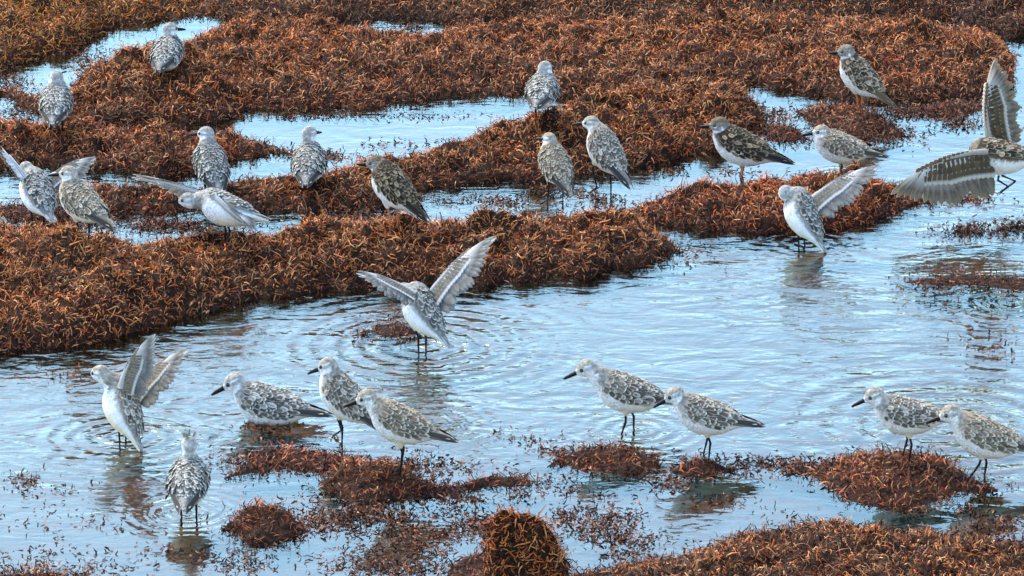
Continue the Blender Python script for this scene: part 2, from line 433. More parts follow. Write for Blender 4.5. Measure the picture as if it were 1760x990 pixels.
weed('broad reddish brown weed patch under the right pair of sandpipers',
     [(1345, 808, 820), (1375, 794, 830), (1420, 792, 838), (1455, 788, 872), (1500, 784, 884), (1560, 786, 886), (1620, 790, 872), (1670, 816, 860), (1715, 832, 850)], k=.21, hmax=.03, tone=(.95, .78, .74), seed=27, dens=32000)
weed('ragged weed bank along the bottom edge at the right',
     [(990, 985, 1050), (1100, 972, 1060), (1200, 958, 1070), (1260, 938, 1075), (1340, 926, 1080), (1420, 920, 1080), (1520, 926, 1080), (1620, 936, 1080), (1700, 944, 1080), (1880, 950, 1085)],
     k=.25, hmax=.04, tone=(.82, .80, .76), seed=28)
weed('low dark weed clump at the bottom edge left of the shaggy stack',
     [(770, 972, 1005), (800, 956, 1025), (840, 950, 1030), (880, 960, 1020)], k=.2, hmax=.02, dens=22000, tone=(.55, .42, .42), seed=29)
weed('thin weed patch at the bottom left corner',
     [(-60, 985, 1000), (20, 978, 1010), (100, 976, 1012), (160, 988, 1004)], k=.3, hmax=.015, tone=(.85, .72, .68), seed=30)

# loose scraps afloat: uncountable
def scraps():
    rs = np.random.default_rng(5)
    spots = []
    # (px, py, spread x, spread y, count)
    for (x, y, sx, sy, n) in [(760, 850, 120, 12, 700), (640, 880, 110, 16, 800), (700, 930, 130, 22, 900), (830, 905, 60, 14, 350), (560, 900, 60, 14, 250), (680, 975, 90, 12, 420),
                              (1040, 905, 70, 22, 450), (1090, 940, 60, 16, 300), (1010, 850, 50, 14, 170), (1290, 800, 70, 10, 300), (1250, 870, 60, 12, 120), (1620, 880, 60, 10, 220),
                              (1700, 905, 60, 14, 200), (1380, 800, 50, 8, 200), (1560, 790, 80, 6, 160), (970, 890, 30, 12, 80), (1160, 830, 40, 12, 160), (1330, 890, 90, 16, 60),
                              (450, 790, 60, 14, 240), (700, 800, 90, 16, 360), (130, 900, 120, 40, 110), (60, 830, 60, 16, 150), (330, 965, 160, 16, 180), (70, 970, 90, 16, 220),
                              (430, 965, 40, 20, 120), (900, 760, 80, 14, 60), (960, 780, 40, 8, 70),
                              (280, 390, 150, 8, 420), (90, 385, 90, 8, 400), (600, 372, 80, 5, 260), (800, 345, 90, 6, 220), (950, 330, 60, 8, 220), (900, 352, 90, 6, 180), (1010, 345, 60, 6, 200),
                              (1200, 296, 90, 6, 180), (1330, 215, 30, 24, 420), (1570, 195, 90, 10, 500), (1500, 232, 60, 16, 420), (1640, 215, 70, 10, 260), (1660, 342, 80, 9, 330), (1690, 392, 60, 6, 120),
                              (560, 268, 40, 6, 200), (450, 262, 40, 5, 120), (600, 200, 180, 4, 240), (700, 250, 90, 8, 70), (150, 105, 70, 18, 300), (20, 150, 40, 16, 260), (30, 200, 30, 12, 160), (700, 47, 25, 4, 120),
                              (1180, 440, 60, 20, 60), (1640, 520, 90, 30, 90), (1700, 600, 60, 20, 50), (460, 735, 40, 8, 90), (100, 645, 70, 14, 40)]:
        n = int(n * 1.6); px = rs.normal(x, sx * .6, n); py = rs.normal(y, sy * .75, n)
        spots.append(np.stack([px, py], 1))
    for (V, q) in GRIDS:                  # crumbs along every waterline
        e = V[np.abs(V[:, 2]) < .012]
        if len(e) > 40:
            e = e[rs.integers(0, len(e), min(360, len(e)))] + rs.normal(0, 1, (min(360, len(e)), 3)) * np.array([.03, .035, 0])
            xx = 880 + FPX * e[:, 0] / (e[:, 1] * math.cos(PITCH) + CAM_H * math.sin(PITCH))
            dep = e[:, 1] * math.cos(PITCH) + CAM_H * math.sin(PITCH)
            yy = 495 - FPX * (e[:, 1] * math.sin(PITCH) - CAM_H * math.cos(PITCH)) / dep
            spots.append(np.stack([xx, yy], 1))
    p = np.concatenate(spots)
    P = np.array([ground(a, b) for a, b in p])
    clump = np.array([fbm(a[0], a[1], 3, 9, 3) for a in P])
    P = P[(clump + rs.normal(0, .22, len(P))) > -.12]
    P[:, 2] = rs.uniform(-.002, .006, len(P))
    N = np.tile(np.array([[0, 0, 1.]]), (len(P), 1))
    tone = np.tile(np.array([[.27, .23, .27]]), (len(P), 1)) * rs.uniform(.5, 1.3, (len(P), 1))
    v, f, c = fronds(P, N, 1, .013, .0030, tone, rs, seg=4, flat=.75)
    v[:, 2] = np.clip(v[:, 2], -.006, .02)
    link('floating_weed_scraps', mesh_np('floating_weed_scraps', v, f, 4, c, grow=np.repeat(N, len(v) // len(P), axis=0)), M_WEED, label='scattered brown weed scraps floating on the shallow water', cat='seaweed', kind='stuff')
scraps()

# ------------------------------------------------------------------ where a bird stands
bv = []; bp = []; off = 0
for V, q in GRIDS:
    bv.append(V); bp.append(q + off); off += len(V)
bv = np.concatenate(bv + [np.array([[-20, 2, 0], [20, 2, 0], [20, 40, 0], [-20, 40, 0.]])]); bp = np.concatenate(bp + [np.array([[off, off + 1, off + 2, off + 3]])])
TREE = BVHTree.FromPolygons([tuple(v) for v in bv], [tuple(int(i) for i in f) for f in bp])
def stand(px, py):
    h = TREE.ray_cast(Vector(CAMP), Vector(ray(px, py)))
    return h[0]

# ------------------------------------------------------------------ birds
ST = np.array([  # trunk stations: x, centre z, half width, half height
    (-.080, .0065, .009, .0045), (-.068, .0050, .0150, .0090), (-.053, .0025, .0215, .0165), (-.036, -.0006, .0300, .0262), (-.014, -.0022, .0345, .0322),
    (.008, -.0018, .0355, .0346), (.028, .0012, .0328, .0326), (.044, .0058, .0258, .0264), (.055, .0100, .0165, .0165), (.061, .0120, .0070, .0070)])
def stn(x):
    return np.array([np.interp(x, ST[:, 0], ST[:, i]) for i in (1, 2, 3)])
def surf(x, th, lift=0.0):
    zc, ww, hh = stn(x)
    return np.array([x, (ww + lift) * math.cos(th), zc + (hh + lift) * math.sin(th)])

def rot_y(a): return np.array([[math.cos(a), 0, -math.sin(a)], [0, 1, 0], [math.sin(a), 0, math.cos(a)]])   # + lifts the front
def rot_z(a): return np.array([[math.cos(a), -math.sin(a), 0], [math.sin(a), math.cos(a), 0], [0, 0, 1]])

def tube(pts, rad, ns=8):
    pts = np.array(pts, float); n = len(pts)
    V = []; F = []
    for i in range(n):
        t = pts[min(i + 1, n - 1)] - pts[max(i - 1, 0)]; t /= np.linalg.norm(t)
        a = np.array([0, 1., 0]) if abs(t[1]) < .9 else np.array([1., 0, 0])
        u = np.cross(t, a); u /= np.linalg.norm(u); v = np.cross(t, u)
        for k in range(ns):
            an = 2 * math.pi * k / ns
            V.append(pts[i] + (u * math.cos(an) + v * math.sin(an)) * rad[i])
    for i in range(n - 1):
        for k in range(ns):
            F.append((i * ns + k, (i + 1) * ns + k, (i + 1) * ns + (k + 1) % ns, i * ns + (k + 1) % ns))
    F.append(tuple(range(ns))); F.append(tuple((n - 1) * ns + k for k in reversed(range(ns))))
    return V, F

def ball(c, r, Rm=np.eye(3), nu=14, nv=9):
    V = []; F = []
    for j in range(nv + 1):
        ph = math.pi * j / nv
        for i in range(nu):
            a = 2 * math.pi * i / nu
            V.append(np.array(c) + Rm @ (np.array([math.cos(ph), math.sin(ph) * math.cos(a), math.sin(ph) * math.sin(a)]) * np.array(r)))
    for j in range(nv):
        for i in range(nu):
            F.append((j * nu + i, j * nu + (i + 1) % nu, (j + 1) * nu + (i + 1) % nu, (j + 1) * nu + i))
    return V, F

def add(acc, vf):
    o = len(acc[0]); acc[0].extend([tuple(v) for v in vf[0]]); acc[1].extend([tuple(i + o for i in f) for f in vf[1]])

FT = np.array([0, .22, .48, .72, .90, 1.0]); FW = np.array([.42, .86, 1, .92, .60, .12]); FS = np.array([-1, -.74, 0, .74, 1])
FQ = np.array([(i * 5 + j, i * 5 + j + 1, (i + 1) * 5 + j + 1, (i + 1) * 5 + j) for i in range(5) for j in range(4)])
class Feathers:
    def __init__(self): self.v = []; self.c = []; self.n = 0
    def add(self, o, d, nrm, L, W, centre, edge, shaft=None, tipw=.88, white_base=None, curve=0.0, inner_edge=True):
        d = d / np.linalg.norm(d); nrm = nrm - d * np.dot(nrm, d); nrm = nrm / np.linalg.norm(nrm); s = np.cross(nrm, d)
        for i, t in enumerate(FT):
            for j, e in enumerate(FS):
                self.v.append(o + d * (L * t) + s * (W * FW[i] * e) + nrm * (W * .22 * (1 - e * e) - curve * L * t * t))
                c = centre
                if (abs(e) > .95 and inner_edge) or t > tipw: c = edge
                if j == 2 and shaft is not None and t < tipw: c = shaft
                if white_base is not None and t < .5: c = white_base if t < .3 else [(a + b) / 2 for a, b in zip(white_base, c)]
                self.c.append(c)
        self.n += 1
    def mesh(self, name):
        q = (np.arange(self.n) * 30)[:, None, None] + FQ[None]
        return mesh_np(name, np.array(self.v), q.reshape(-1, 4), 4, np.array(self.c))

def mixc(a, b, t): return tuple(x * (1 - t) + y * t for x, y in zip(a, b))

PLUM = {
    'pale': dict(white=(.80, .78, .72), back=(.27, .245, .20), dark=(.095, .080, .055), mid=(.30, .255, .185), edge=(.66, .62, .52), crown=(.29, .265, .21), breast=(.36, .33, .28), wing=(.05, .046, .04), belly=(.80, .69, .47)),
    'buff': dict(white=(.80, .77, .69), back=(.30, .25, .18), dark=(.12, .094, .060), mid=(.32, .255, .175), edge=(.64, .57, .43), crown=(.31, .265, .195), breast=(.40, .34, .26), wing=(.06, .052, .042), belly=(.80, .68, .45)),
    'grey': dict(white=(.81, .81, .78), back=(.25, .245, .22), dark=(.065, .062, .050), mid=(.26, .25, .21), edge=(.62, .61, .54), crown=(.29, .28, .245), breast=(.32, .315, .29), wing=(.05, .048, .043), belly=(.80, .73, .56)),
    'turn': dict(white=(.80, .78, .72), back=(.060, .045, .027), dark=(.022, .017, .012), mid=(.075, .052, .028), edge=(.34, .26, .15), crown=(.14, .105, .065), breast=(.045, .034, .023), wing=(.025, .021, .017), belly=(.80, .77, .70)),
    'turngrey': dict(white=(.80, .75, .64), back=(.105, .072, .042), dark=(.030, .023, .015), mid=(.17, .115, .062), edge=(.46, .38, .26), crown=(.20, .17, .125), breast=(.060, .049, .035), wing=(.12, .080, .044), belly=(.80, .77, .70)),
}

def ortho(a, b):
    a = np.array(a, float); a /= np.linalg.norm(a); b = np.array(b, float); b = b - a * np.dot(a, b); b /= np.linalg.norm(b)
    return a, b

def spread_wing(root, span, chord, nrm_sign, L, pl, rs, bend=.16):
    """open wing: span/chord in bird space; nrm_sign picks which face is the upper side.
    Returns arm tube, flight feathers and coverts as Feathers with both faces."""
    a, c = ortho(span, chord); up = np.cross(a, c) * nrm_sign
    C = .46 * L
    def P(s, q, h=0.0):                       # s along the span, q along the chord, camber down at the trailing edge and tip
        lead = -bend * C * math.sin(min(1, s / .42) * math.pi / 2) if s < .42 else -bend * C * math.cos((s - .42) / .58 * math.pi / 2)
        z = .10 * C * math.sin(min(1., max(0., q)) * math.pi) - .06 * L * s * s
        return root + a * (L * s) + c * (lead + C * q) + up * (z + h)
    fl, un = Feathers(), Feathers()
    dark, white, mid, edge = pl['wing'], pl['white'], pl['mid'], pl['edge']
    greyu = mixc(pl['white'], pl['back'], .45); back_ = mixc(pl['back'], pl['crown'], .5)
    pts = []
    for i in range(9):
        s = .06 + .36 * i / 8
        pts.append((P(s, .10), P(s + .035, .92 + .06 * math.sin(i)), .0098))
    for j in range(10):
        s0 = .44 + .024 * j
        t = j / 9
        tip = P(.50 + .50 * t ** .85, .92 - .78 * t ** 1.25)
        pts.append((P(s0, .06), tip, .0088 - .0034 * t))
    for k, (b0, t0, hw) in enumerate(pts):
        t0 = t0 + a * rs.uniform(-.02, .02) * L + up * rs.uniform(-.02, .02) * L + c * rs.uniform(-.03, .03) * C
        d = t0 - b0; Lf = np.linalg.norm(d)
        fl.add(b0 + up * (.0010 + .00012 * k), d, up, Lf, hw * L / .17, mixc(dark, back_, .75 if k < 9 else .45), mixc(dark, edge, .45), shaft=mixc(dark, white, .2), white_base=None if k < 2 else mixc(white, back_, .2), curve=.03)
        un.add(b0 - up * (.0010 + .00012 * k), d, -up, Lf, hw * L / .17, mixc(white, greyu, .55), mixc(white, greyu, .9), shaft=white, white_base=white, curve=-.03)
    # coverts, four rows; the last row carries the white tips of the wing bar
    for r, (q0, ln, cc) in enumerate([(.34, .24, 1), (.20, .24, 0), (.08, .20, 0), (-.03, .18, 0)]):
        for i in range(15):
            s = .03 + .66 * (i + .5 * (r % 2)) / 15
            sh = 1 - .55 * max(0, (s - .42) / .28)
            o = P(s, q0 * sh, .0022 + .0007 * r)
            d = c * 1.0 + a * (.15 + .9 * max(0, (s - .42)))
            base = mixc(pl['mid'], pl['dark'], rs.random() * .5)
            fl.add(o, d - up * .05, up, C * ln * (.7 + .3 * sh), .0062 * L / .17, base, mixc(pl['white'], pl['edge'], .4) if cc else pl['edge'], tipw=.7 if cc else .88)
            o2 = P(s, q0 * sh, -.0024 - .0007 * r)
            un.add(o2, d + up * .05, -up, C * ln * (.7 + .3 * sh), .0062 * L / .17, pl['white'], mixc(pl['white'], greyu, .35))
    arm, af = tube([P(0, .02), P(.15, .02), P(.42, .03), P(.62, .05), P(.75, .06)], [.0085, .0068, .0048, .0030, .0012], 8)
    return fl, un, (arm, af)

HEADC = {}
def make_bird(spec):
    rs = random.Random(spec['seed'])
    nprs = np.random.default_rng(spec['seed'])
    pl = PLUM[spec.get('plum', 'pale')]
    turn = spec.get('plum', 'pale').startswith('turn')
    sc = spec.get('scale', 1.0) * .96 * (1.12 if turn else 1.0)
    H = spec['hip'] / sc
    Rt = rot_z(0) @ rot_y(spec.get('pitch', R(12)))
    if 'roll' in spec:
        cr, sr = math.cos(spec['roll']), math.sin(spec['roll'])
        Rt = np.array([[1, 0, 0], [0, cr, -sr], [0, sr, cr]]) @ Rt
    hip = np.array([0, 0, H])
    T = lambda p: hip + Rt @ np.asarray(p)
    hx, hz = spec.get('head', (.066, .048)); hy = spec.get('heady', 0.0)
    HC = hip + np.array([hx, hy, hz])
    Rh = rot_z(spec.get('hyaw', 0)) @ rot_y(spec.get('hpitch', R(-8)))
    # --- one continuous body: trunk, neck, head, tail root and feathered thighs fused by a voxel remesh
    acc = ([], [])
    xs = np.concatenate([ST[:, 0], (ST[1:, 0] + ST[:-1, 0]) / 2]); xs.sort()
    V = []; F = []; ns = 20
    for x in xs:
        for k in range(ns): V.append(T(surf(x, 2 * math.pi * k / ns)))
    for i in range(len(xs) - 1):
        for k in range(ns): F.append((i * ns + k, i * ns + (k + 1) % ns, (i + 1) * ns + (k + 1) % ns, (i + 1) * ns + k))
    F.append(tuple(reversed(range(ns)))); F.append(tuple((len(xs) - 1) * ns + k for k in range(ns)))
    add(acc, (V, F))
    n0 = T((.036, 0, .010)); n1 = T((.050, 0, .020))
    neck = [n0 * (1 - t) + (HC - Rh @ np.array([.004, 0, .004])) * t for t in (0, .25, .5, .75, 1)]
    nk = spec.get('neck', 1.0)
    for i, p in enumerate(neck):
        r = np.interp(i / 4, [0, .35, .7, 1], [.0255, .0215 * nk, .0165 * nk, .0150])
        add(acc, ball(p, (r, r * .95, r)))
    for i in range(4):
        p = (neck[i] + neck[i + 1]) / 2; r = np.interp((i + .5) / 4, [0, .35, .7, 1], [.0255, .0215 * nk, .0165 * nk, .0150])
        add(acc, ball(p, (r, r * .95, r)))
    add(acc, ball(HC, (.0190, .0158, .0162), Rh, 18, 12))
    add(acc, ball(HC + Rh @ np.array([.0125, 0, -.0015]), (.0105, .0078, .0085), Rh))
    # tail root
    add(acc, tube([T((-.060, 0, .004)), T((-.080, 0, .0065)), T((-.098, 0, .008))], [.012, .008, .004], 10))
    legs = spec.get('legs', [(0, 0), (0, 0)])
    feet = []
    for sgn, (fx, fz) in zip((1, -1), legs):
        top = T((-.004, sgn * .015, -.020))
        lift = fz
        foot = np.array([fx, sgn * spec.get('stance', .013), lift])
        knee = top + np.array([.004, 0, -.006]) * 1.0
        hock = (foot * .50 + top * .50) + np.array([-.007 - .2 * lift, 0, -.002])
        if lift > .012: hock = foot * .45 + top * .55 + np.array([.012, 0, -.008])
        th = top + (hock - top) * (spec.get('thigh', .62))
        add(acc, tube([top + np.array([0, 0, .006]), top * .5 + th * .5, th], [.0125, .0078, .0040], 10))
        feet.append((top, hock, foot, th))
    me = bpy.data.meshes.new('tmp'); me.from_pydata(acc[0], [], acc[1]); me.update()
    tmp = bpy.data.objects.new('tmp', me); COL.objects.link(tmp)
    rm = tmp.modifiers.new('r', 'REMESH'); rm.mode = 'VOXEL'; rm.voxel_size = .0026
    sm = tmp.modifiers.new('s', 'SMOOTH'); sm.factor = .5; sm.iterations = 3
    dg = bpy.context.evaluated_depsgraph_get()
    body = bpy.data.meshes.new_from_object(tmp.evaluated_get(dg))
    bpy.data.objects.remove(tmp); bpy.data.meshes.remove(me)
    n = len(body.vertices)
    co = np.zeros(n * 3, dtype=np.float32); body.vertices.foreach_get('co', co); co = co.reshape(-1, 3).astype(float)
    # --- plumage colours by place on the body
    tr = (co - hip) @ Rt                        # trunk space
    hd = (co - HC) @ Rh                         # head space
    zc = np.interp(tr[:, 0], ST[:, 0], ST[:, 1]); hh = np.interp(tr[:, 0], ST[:, 0], ST[:, 3]); ww = np.interp(tr[:, 0], ST[:, 0], ST[:, 2])
    up = (tr[:, 2] - zc) / hh
    nz = np.array([fbm(p[0], p[1], p[2] * 160 + spec['seed'], 160, 2) for p in co])
    white, back, belly = map(np.array, (pl['white'], pl['back'], pl['belly']))
    c = np.tile(white, (n, 1))
    bl = np.clip((-.35 - up) * 2.2, 0, 1)[:, None] * np.clip((.02 - tr[:, 0]) / .03, 0, 1)[:, None]
    c = c * (1 - bl) + belly * bl
    m = np.clip((up + .02 + nz * .15) * 4, 0, 1)[:, None]
    streak = (1 + .6 * nz)[:, None]
    c = c * (1 - m) + back * streak * m
    br = np.clip((tr[:, 0] - .022) / .016, 0, 1) * np.clip((up + .55) * 2.5, 0, 1)
    br *= np.clip((np.abs(tr[:, 1]) - (.004 if turn else .013)) / .008, 0, 1) if not turn else np.clip((up + .75) * 4, 0, 1)
    br = (np.clip(br, 0, 1) * (.9 if turn else .7))[:, None]
    c = c * (1 - br) + np.array(pl['breast']) * streak * br
    # neck: pale in front, tinted behind
    ax = HC - n1; ln = np.linalg.norm(ax); ax = ax / ln
    rel = co - n1; al = rel @ ax
    perp = rel - al[:, None] * ax
    dors = np.array([-1., 0, .35]); dors -= ax * (dors @ ax); dors /= np.linalg.norm(dors)
    dv = perp @ dors
    nm = np.clip((al - .002) / .010, 0, 1) * np.clip((.040 - np.linalg.norm(perp, axis=1)) / .01, 0, 1) * (tr[:, 0] > .012)
    ncol = np.where((dv > .002 + nz * .004)[:, None], np.array(pl['crown']) * streak, white if not turn else np.array(pl['breast']) * 1.3)
    c = c * (1 - nm[:, None]) + ncol * nm[:, None]
    # head
    hm = np.clip((.0225 - np.linalg.norm(hd, axis=1)) / .003, 0, 1)
    hc = np.tile(white, (n, 1))
    crown = np.array(pl['crown'])
    cm = np.clip((hd[:, 2] - .0048 + .25 * (hd[:, 0] + .006) * (hd[:, 0] < 0) * -1 + nz * .0025) / .003, 0, 1)[:, None]
    cb = np.clip((-hd[:, 0] - .0085) / .004, 0, 1)[:, None] * .8
    lore = (np.abs(hd[:, 2] - .0012) < .0022) & (hd[:, 0] > .008)
    cm = np.maximum(cm, cb)
    hc = hc * (1 - cm) + crown * streak * cm
    ear = (np.abs(hd[:, 2] - .001 - .1 * hd[:, 0]) < .0032) & (hd[:, 0] < .016) & (hd[:, 0] > -.012)
    ea = np.maximum(ear * .6, lore * .55)[:, None]
    hc = hc * (1 - ea) + crown * .75 * ea
    if turn:
        fm = np.clip((hd[:, 2] + .002 + nz * .006) / .003, 0, 1)[:, None] * .8
        hc = hc * (1 - fm) + crown * streak * fm
        dm = ((hd[:, 2] < -.002) & (hd[:, 2] > -.009) & (hd[:, 0] > -.006))[:, None] * .7
        hc = hc * (1 - dm) + np.array(pl['breast']) * dm
    c = c * (1 - hm[:, None]) + hc * hm[:, None]
    n2 = np.array([fbm(p[0], p[1], p[2] * 300 + spec['seed'], 300, 2) for p in co])
    c = c * (1 + .55 * n2 * np.clip((tr[:, 0] + .01) / .02, 0, 1))[:, None]
    c = np.clip(c, .01, .9)
    a = body.color_attributes.new('tint', 'FLOAT_COLOR', 'POINT')
    cc = np.ones((n, 4), dtype=np.float32); cc[:, :3] = c; a.data.foreach_set('color', cc.ravel())
    body.polygons.foreach_set('use_smooth', np.ones(len(body.polygons), dtype=bool))
    body.name = 'body'
    # --- root
    root = bpy.data.objects.new(spec['name'], None); COL.objects.link(root)
    root.empty_display_size = .02
    base = stand(*spec['px'])
    root.location = (base[0], base[1], base[2] + spec.get('dz', 0))
    root.rotation_euler = (0, 0, spec['head_dir'])
    root.scale = (sc, sc, sc)
    root['label'] = spec['label']; root['category'] = 'bird'
    root['group'] = 'turnstones among the sandpipers' if turn else 'small pale sandpipers feeding on the weedy shore'
    link('body', body, M_BODY, root)
    # --- feathers on the back and wings
    wings = spec.get('wings', [None, None])       # left, right: None is folded
    def plumes(fe, th_lo, th_hi, sgn, x0, x1, rows, L0, L1, W, stag=.5):
        for r in range(rows):
            f = r / (rows - 1); x = x0 + (x1 - x0) * f
            zc_, w_, h_ = stn(x)
            arc = (th_hi - th_lo) * (w_ + h_) / 2
            k = max(2, int(round(arc / (W * 1.45))))
            for i in range(k + 1):
                th = th_lo + (th_hi - th_lo) * min(1, max(0, (i + (stag if r % 2 else 0)) / k))
                th += rs.uniform(-.04, .04)
                th += rs.uniform(-.06, .06); t2 = th if sgn > 0 else math.pi - th
                xx = x + rs.uniform(-.003, .003)
                p = surf(xx, t2, .0006); q = surf(xx - .004, t2, .0006)
                d = q - p; d /= np.linalg.norm(d)
                nr = np.array([0, math.cos(t2) / w_, math.sin(t2) / h_]); nr /= np.linalg.norm(nr)
                L = L0 + (L1 - L0) * f
                d = d + nr * rs.uniform(.04, .17) + np.array([0, rs.uniform(-.28, .28), 0.])
                dk = rs.random() * .75 + .25 * (.5 + 1.2 * fbm(p[0] * 1., p[1], p[2] * 55 + spec['seed'] * 7, 55, 2))
                cen = mixc(pl['dark'], pl['mid'], min(1, max(0, dk * 1.3 - .45)))
                if rs.random() < .10: cen = mixc(pl['edge'], pl['mid'], .4)
                edge = mixc(pl['edge'], pl['mid'], rs.uniform(.0, .5))
                if turn and rs.random() < .15: edge = cen = pl['edge']
                fe.add(T(p), Rt @ d, Rt @ nr, L * rs.uniform(.75, 1.3), W * rs.uniform(.7, 1.15), cen, edge, shaft=mixc(cen, pl['dark'], .6))
    man = Feathers()
    plumes(man, R(62), R(118), 1, .036, -.050, 12, .0115, .017, .0046)
    for i in range(7):                                         # tail fan
        an = (i - 3) / 3 * .16
        o = T((-.062, (i - 3) * .0016, .0085)); d = Rt @ np.array([-math.cos(an), -math.sin(an) * -1 if False else math.sin(an), .05])
        man.add(o, d, Rt @ np.array([0, 0, 1.]), .040 - .002 * abs(i - 3), .0050, mixc(pl['wing'], pl['mid'], .3) if abs(i - 3) < 2 else mixc(pl['back'], pl['white'], .35), mixc(pl['back'], pl['edge'], .3))
    link('mantle', man.mesh('mantle'), M_FEATHER, root)
    if spec.get('crest'):                                      # crown feathers blown up by the wind
        cf = Feathers()
        for i in range(11):
            q = np.array([rs.uniform(-.012, .008), rs.uniform(-.009, .009), .0125])
            cf.add(HC + Rh @ q, np.array([rs.uniform(-.5, .3), q[1] * 50, 1.]), np.array([-1., 0, .2]), rs.uniform(.012, .020), .0024, pl['mid'], pl['edge'])
        link('crest', cf.mesh('crest'), M_FEATHER, root)
    for wi, sgn in ((0, 1), (1, -1)):
        ws = wings[wi]
        fe = Feathers()
        if ws is None:
            plumes(fe, R(-4), R(64), sgn, .040, -.034, 12, .0115, .020, .0046)
            for i in range(5):                                 # tertials, long and dark with pale fringes
                th = R(24 + 9 * i); t2 = th if sgn > 0 else math.pi - th
                p = surf(-.014 - .003 * i, t2, .0030)
                tgt = np.array([-.088 + .004 * i, sgn * (.0075 - .0012 * i), .0085 + .001 * i])
                nr = np.array([0, math.cos(t2), math.sin(t2)])
                d = tgt - p
                fe.add(T(p), Rt @ d, Rt @ nr, .050 - .002 * i, .0056, mixc(pl['wing'], pl['mid'], .25), pl['edge'], tipw=.95)
            for i in range(5):                                 # folded primaries reaching past the tail
                th = R(14 + 3 * i); t2 = th if sgn > 0 else math.pi - th
                p = surf(-.030 - .004 * i, t2, .0016 + .0004 * i)
                tgt = np.array([-.112 + .003 * i, sgn * (.0045), .0085 + .0008 * i])
                nr = np.array([0, math.cos(t2), math.sin(t2) + .4])
                d = tgt - p
                fe.add(T(p), Rt @ d, Rt @ nr, np.linalg.norm(d), .0042, pl['wing'], mixc(pl['wing'], pl['edge'], .35), tipw=.97)
            link('wing', fe.mesh('wing'), M_FEATHER, root)
        else:
            Lw = ws.get('L', .165)
            rz = rot_z(-spec['head_dir'])                      # span and chord come in world directions
            span = rz @ np.array(ws['span'], float); chord = rz @ np.array(ws['chord'], float)
            rp = T((.026, sgn * .026, .016))
            a_, c_ = ortho(span, chord)
            fl, un, arm = spread_wing(rp, span, chord, ws.get('up', 1), Lw, pl, rs)
            w0 = link('wing', mesh_np('wing', np.array(arm[0]), np.array([f for f in arm[1] if len(f) == 4]), 4, np.tile(np.array(mixc(pl['back'], pl['white'], .3)), (len(arm[0]), 1))), M_BODY, root)
            link('upper_feathers', fl.mesh('upper_feathers'), M_WING, w0)
            link('under_feathers', un.mesh('under_feathers'), M_WING, w0)
            plumes(fe, R(30), R(64), sgn, .036, -.034, 9, .0135, .020, .0051)
            link('scapulars', fe.mesh('scapulars'), M_FEATHER, root)
    # --- bill, eyes, legs
    bl_ = spec.get('bill', .029 if not turn else .023)
    b0 = HC + Rh @ np.array([.0175, 0, -.0012])
    bp_ = [b0, b0 + Rh @ np.array([bl_ * .35, 0, -.0004]), b0 + Rh @ np.array([bl_ * .75, 0, -.0011 if not turn else .0002]), b0 + Rh @ np.array([bl_, 0, -.0022 if not turn else .0012])]
    bv_, bf_ = tube(bp_, [.0050, .0041, .0031, .0018], 8)
    bm = bpy.data.meshes.new('bill'); bm.from_pydata([tuple(v) for v in bv_], [], bf_); bm.update()
    link('bill', bm, M_BILL, root)
    for sgn in (1, -1):
        ev, ef = ball(HC + Rh @ np.array([.0078, sgn * .0126, .0030]), (.0040, .0030, .0040), Rh, 10, 6)
        em = bpy.data.meshes.new('eye'); em.from_pydata([tuple(v) for v in ev], [], ef); em.update()
        link('eye', em, M_EYE, root)
    lm = M_OLEG if turn and not spec.get('dark_legs') else M_LEG
    if not spec.get('nolegs'):
        for top, hock, foot, th in feet:
            ext = foot + np.array([0, 0, -spec.get('sink', .0) / sc])
            lv, lf = tube([th + (top - th) * .35, th, hock * .97 + th * .03, hock, ext * .5 + hock * .5, ext], [.0028, .0023, .0020, .0024, .0016, .0019], 8)
            lme = bpy.data.meshes.new('leg'); lme.from_pydata([tuple(v) for v in lv], [], lf); lme.update()
            lo = link('leg', lme, lm, root)
            fa = ([], [])
            for an in (-.5, 0, .5):
                dirn = np.array([math.cos(an), math.sin(an), -.12 if foot[2] < .01 else -.75])
                add(fa, tube([ext, ext + dirn * .010, ext + dirn * .020], [.0018, .0015, .0008], 6))
            fme = bpy.data.meshes.new('foot'); fme.from_pydata(fa[0], [], fa[1]); fme.update()
            link('foot', fme, lm, lo)
    return root

LEFT = math.pi; AWAY = math.pi / 2
B = []
def bird(label, px, deg, hip=.072, **k):
    k.update(label=label, px=px, head_dir=R(deg), hip=hip, seed=40 + len(B) * 3)
    k.setdefault('name', 'turnstone' if k.get('plum', '').startswith('turn') else 'sandpiper')
    B.append(k)

# heading in degrees: 180 faces left in the picture, 90 straight away
bird('pale sandpiper facing away on the top of the upper left mound', (288, 133), 82, .054, pitch=R(12), head=(.038, .050), hyaw=R(-40), plum='grey', sink=.02)
bird('sandpiper facing away with white breast sides, at the far left below the narrow pool', (97, 218), 90, .052, pitch=R(17), head=(.034, .052), hyaw=R(20), plum='grey', sink=.02, neck=1.1)
bird('sandpiper facing away, head turned left, in front of the tapering left bank', (363, 328), 106, .056, pitch=R(30), head=(.040, .060), hyaw=R(45), plum='grey', sink=.02)
bird('scaly backed sandpiper with upright neck facing away at the edge of the pale pool', (531, 322), 88, .052, pitch=R(16), head=(.036, .058), hyaw=R(-30), plum='grey', sink=.02, neck=.85)
bird('sandpiper holding both wings half raised at the left edge', (66, 390), 122, .072, pitch=R(30), roll=R(14), head=(.050, .042), hyaw=R(-50), plum='grey', sink=.02,
     wings=[dict(span=(-.62, .1, .70), chord=(.55, -.65, -.7), up=-1, L=.085), dict(span=(.80, .3, .40), chord=(.55, -.65, -.5), up=-1, L=.115)])
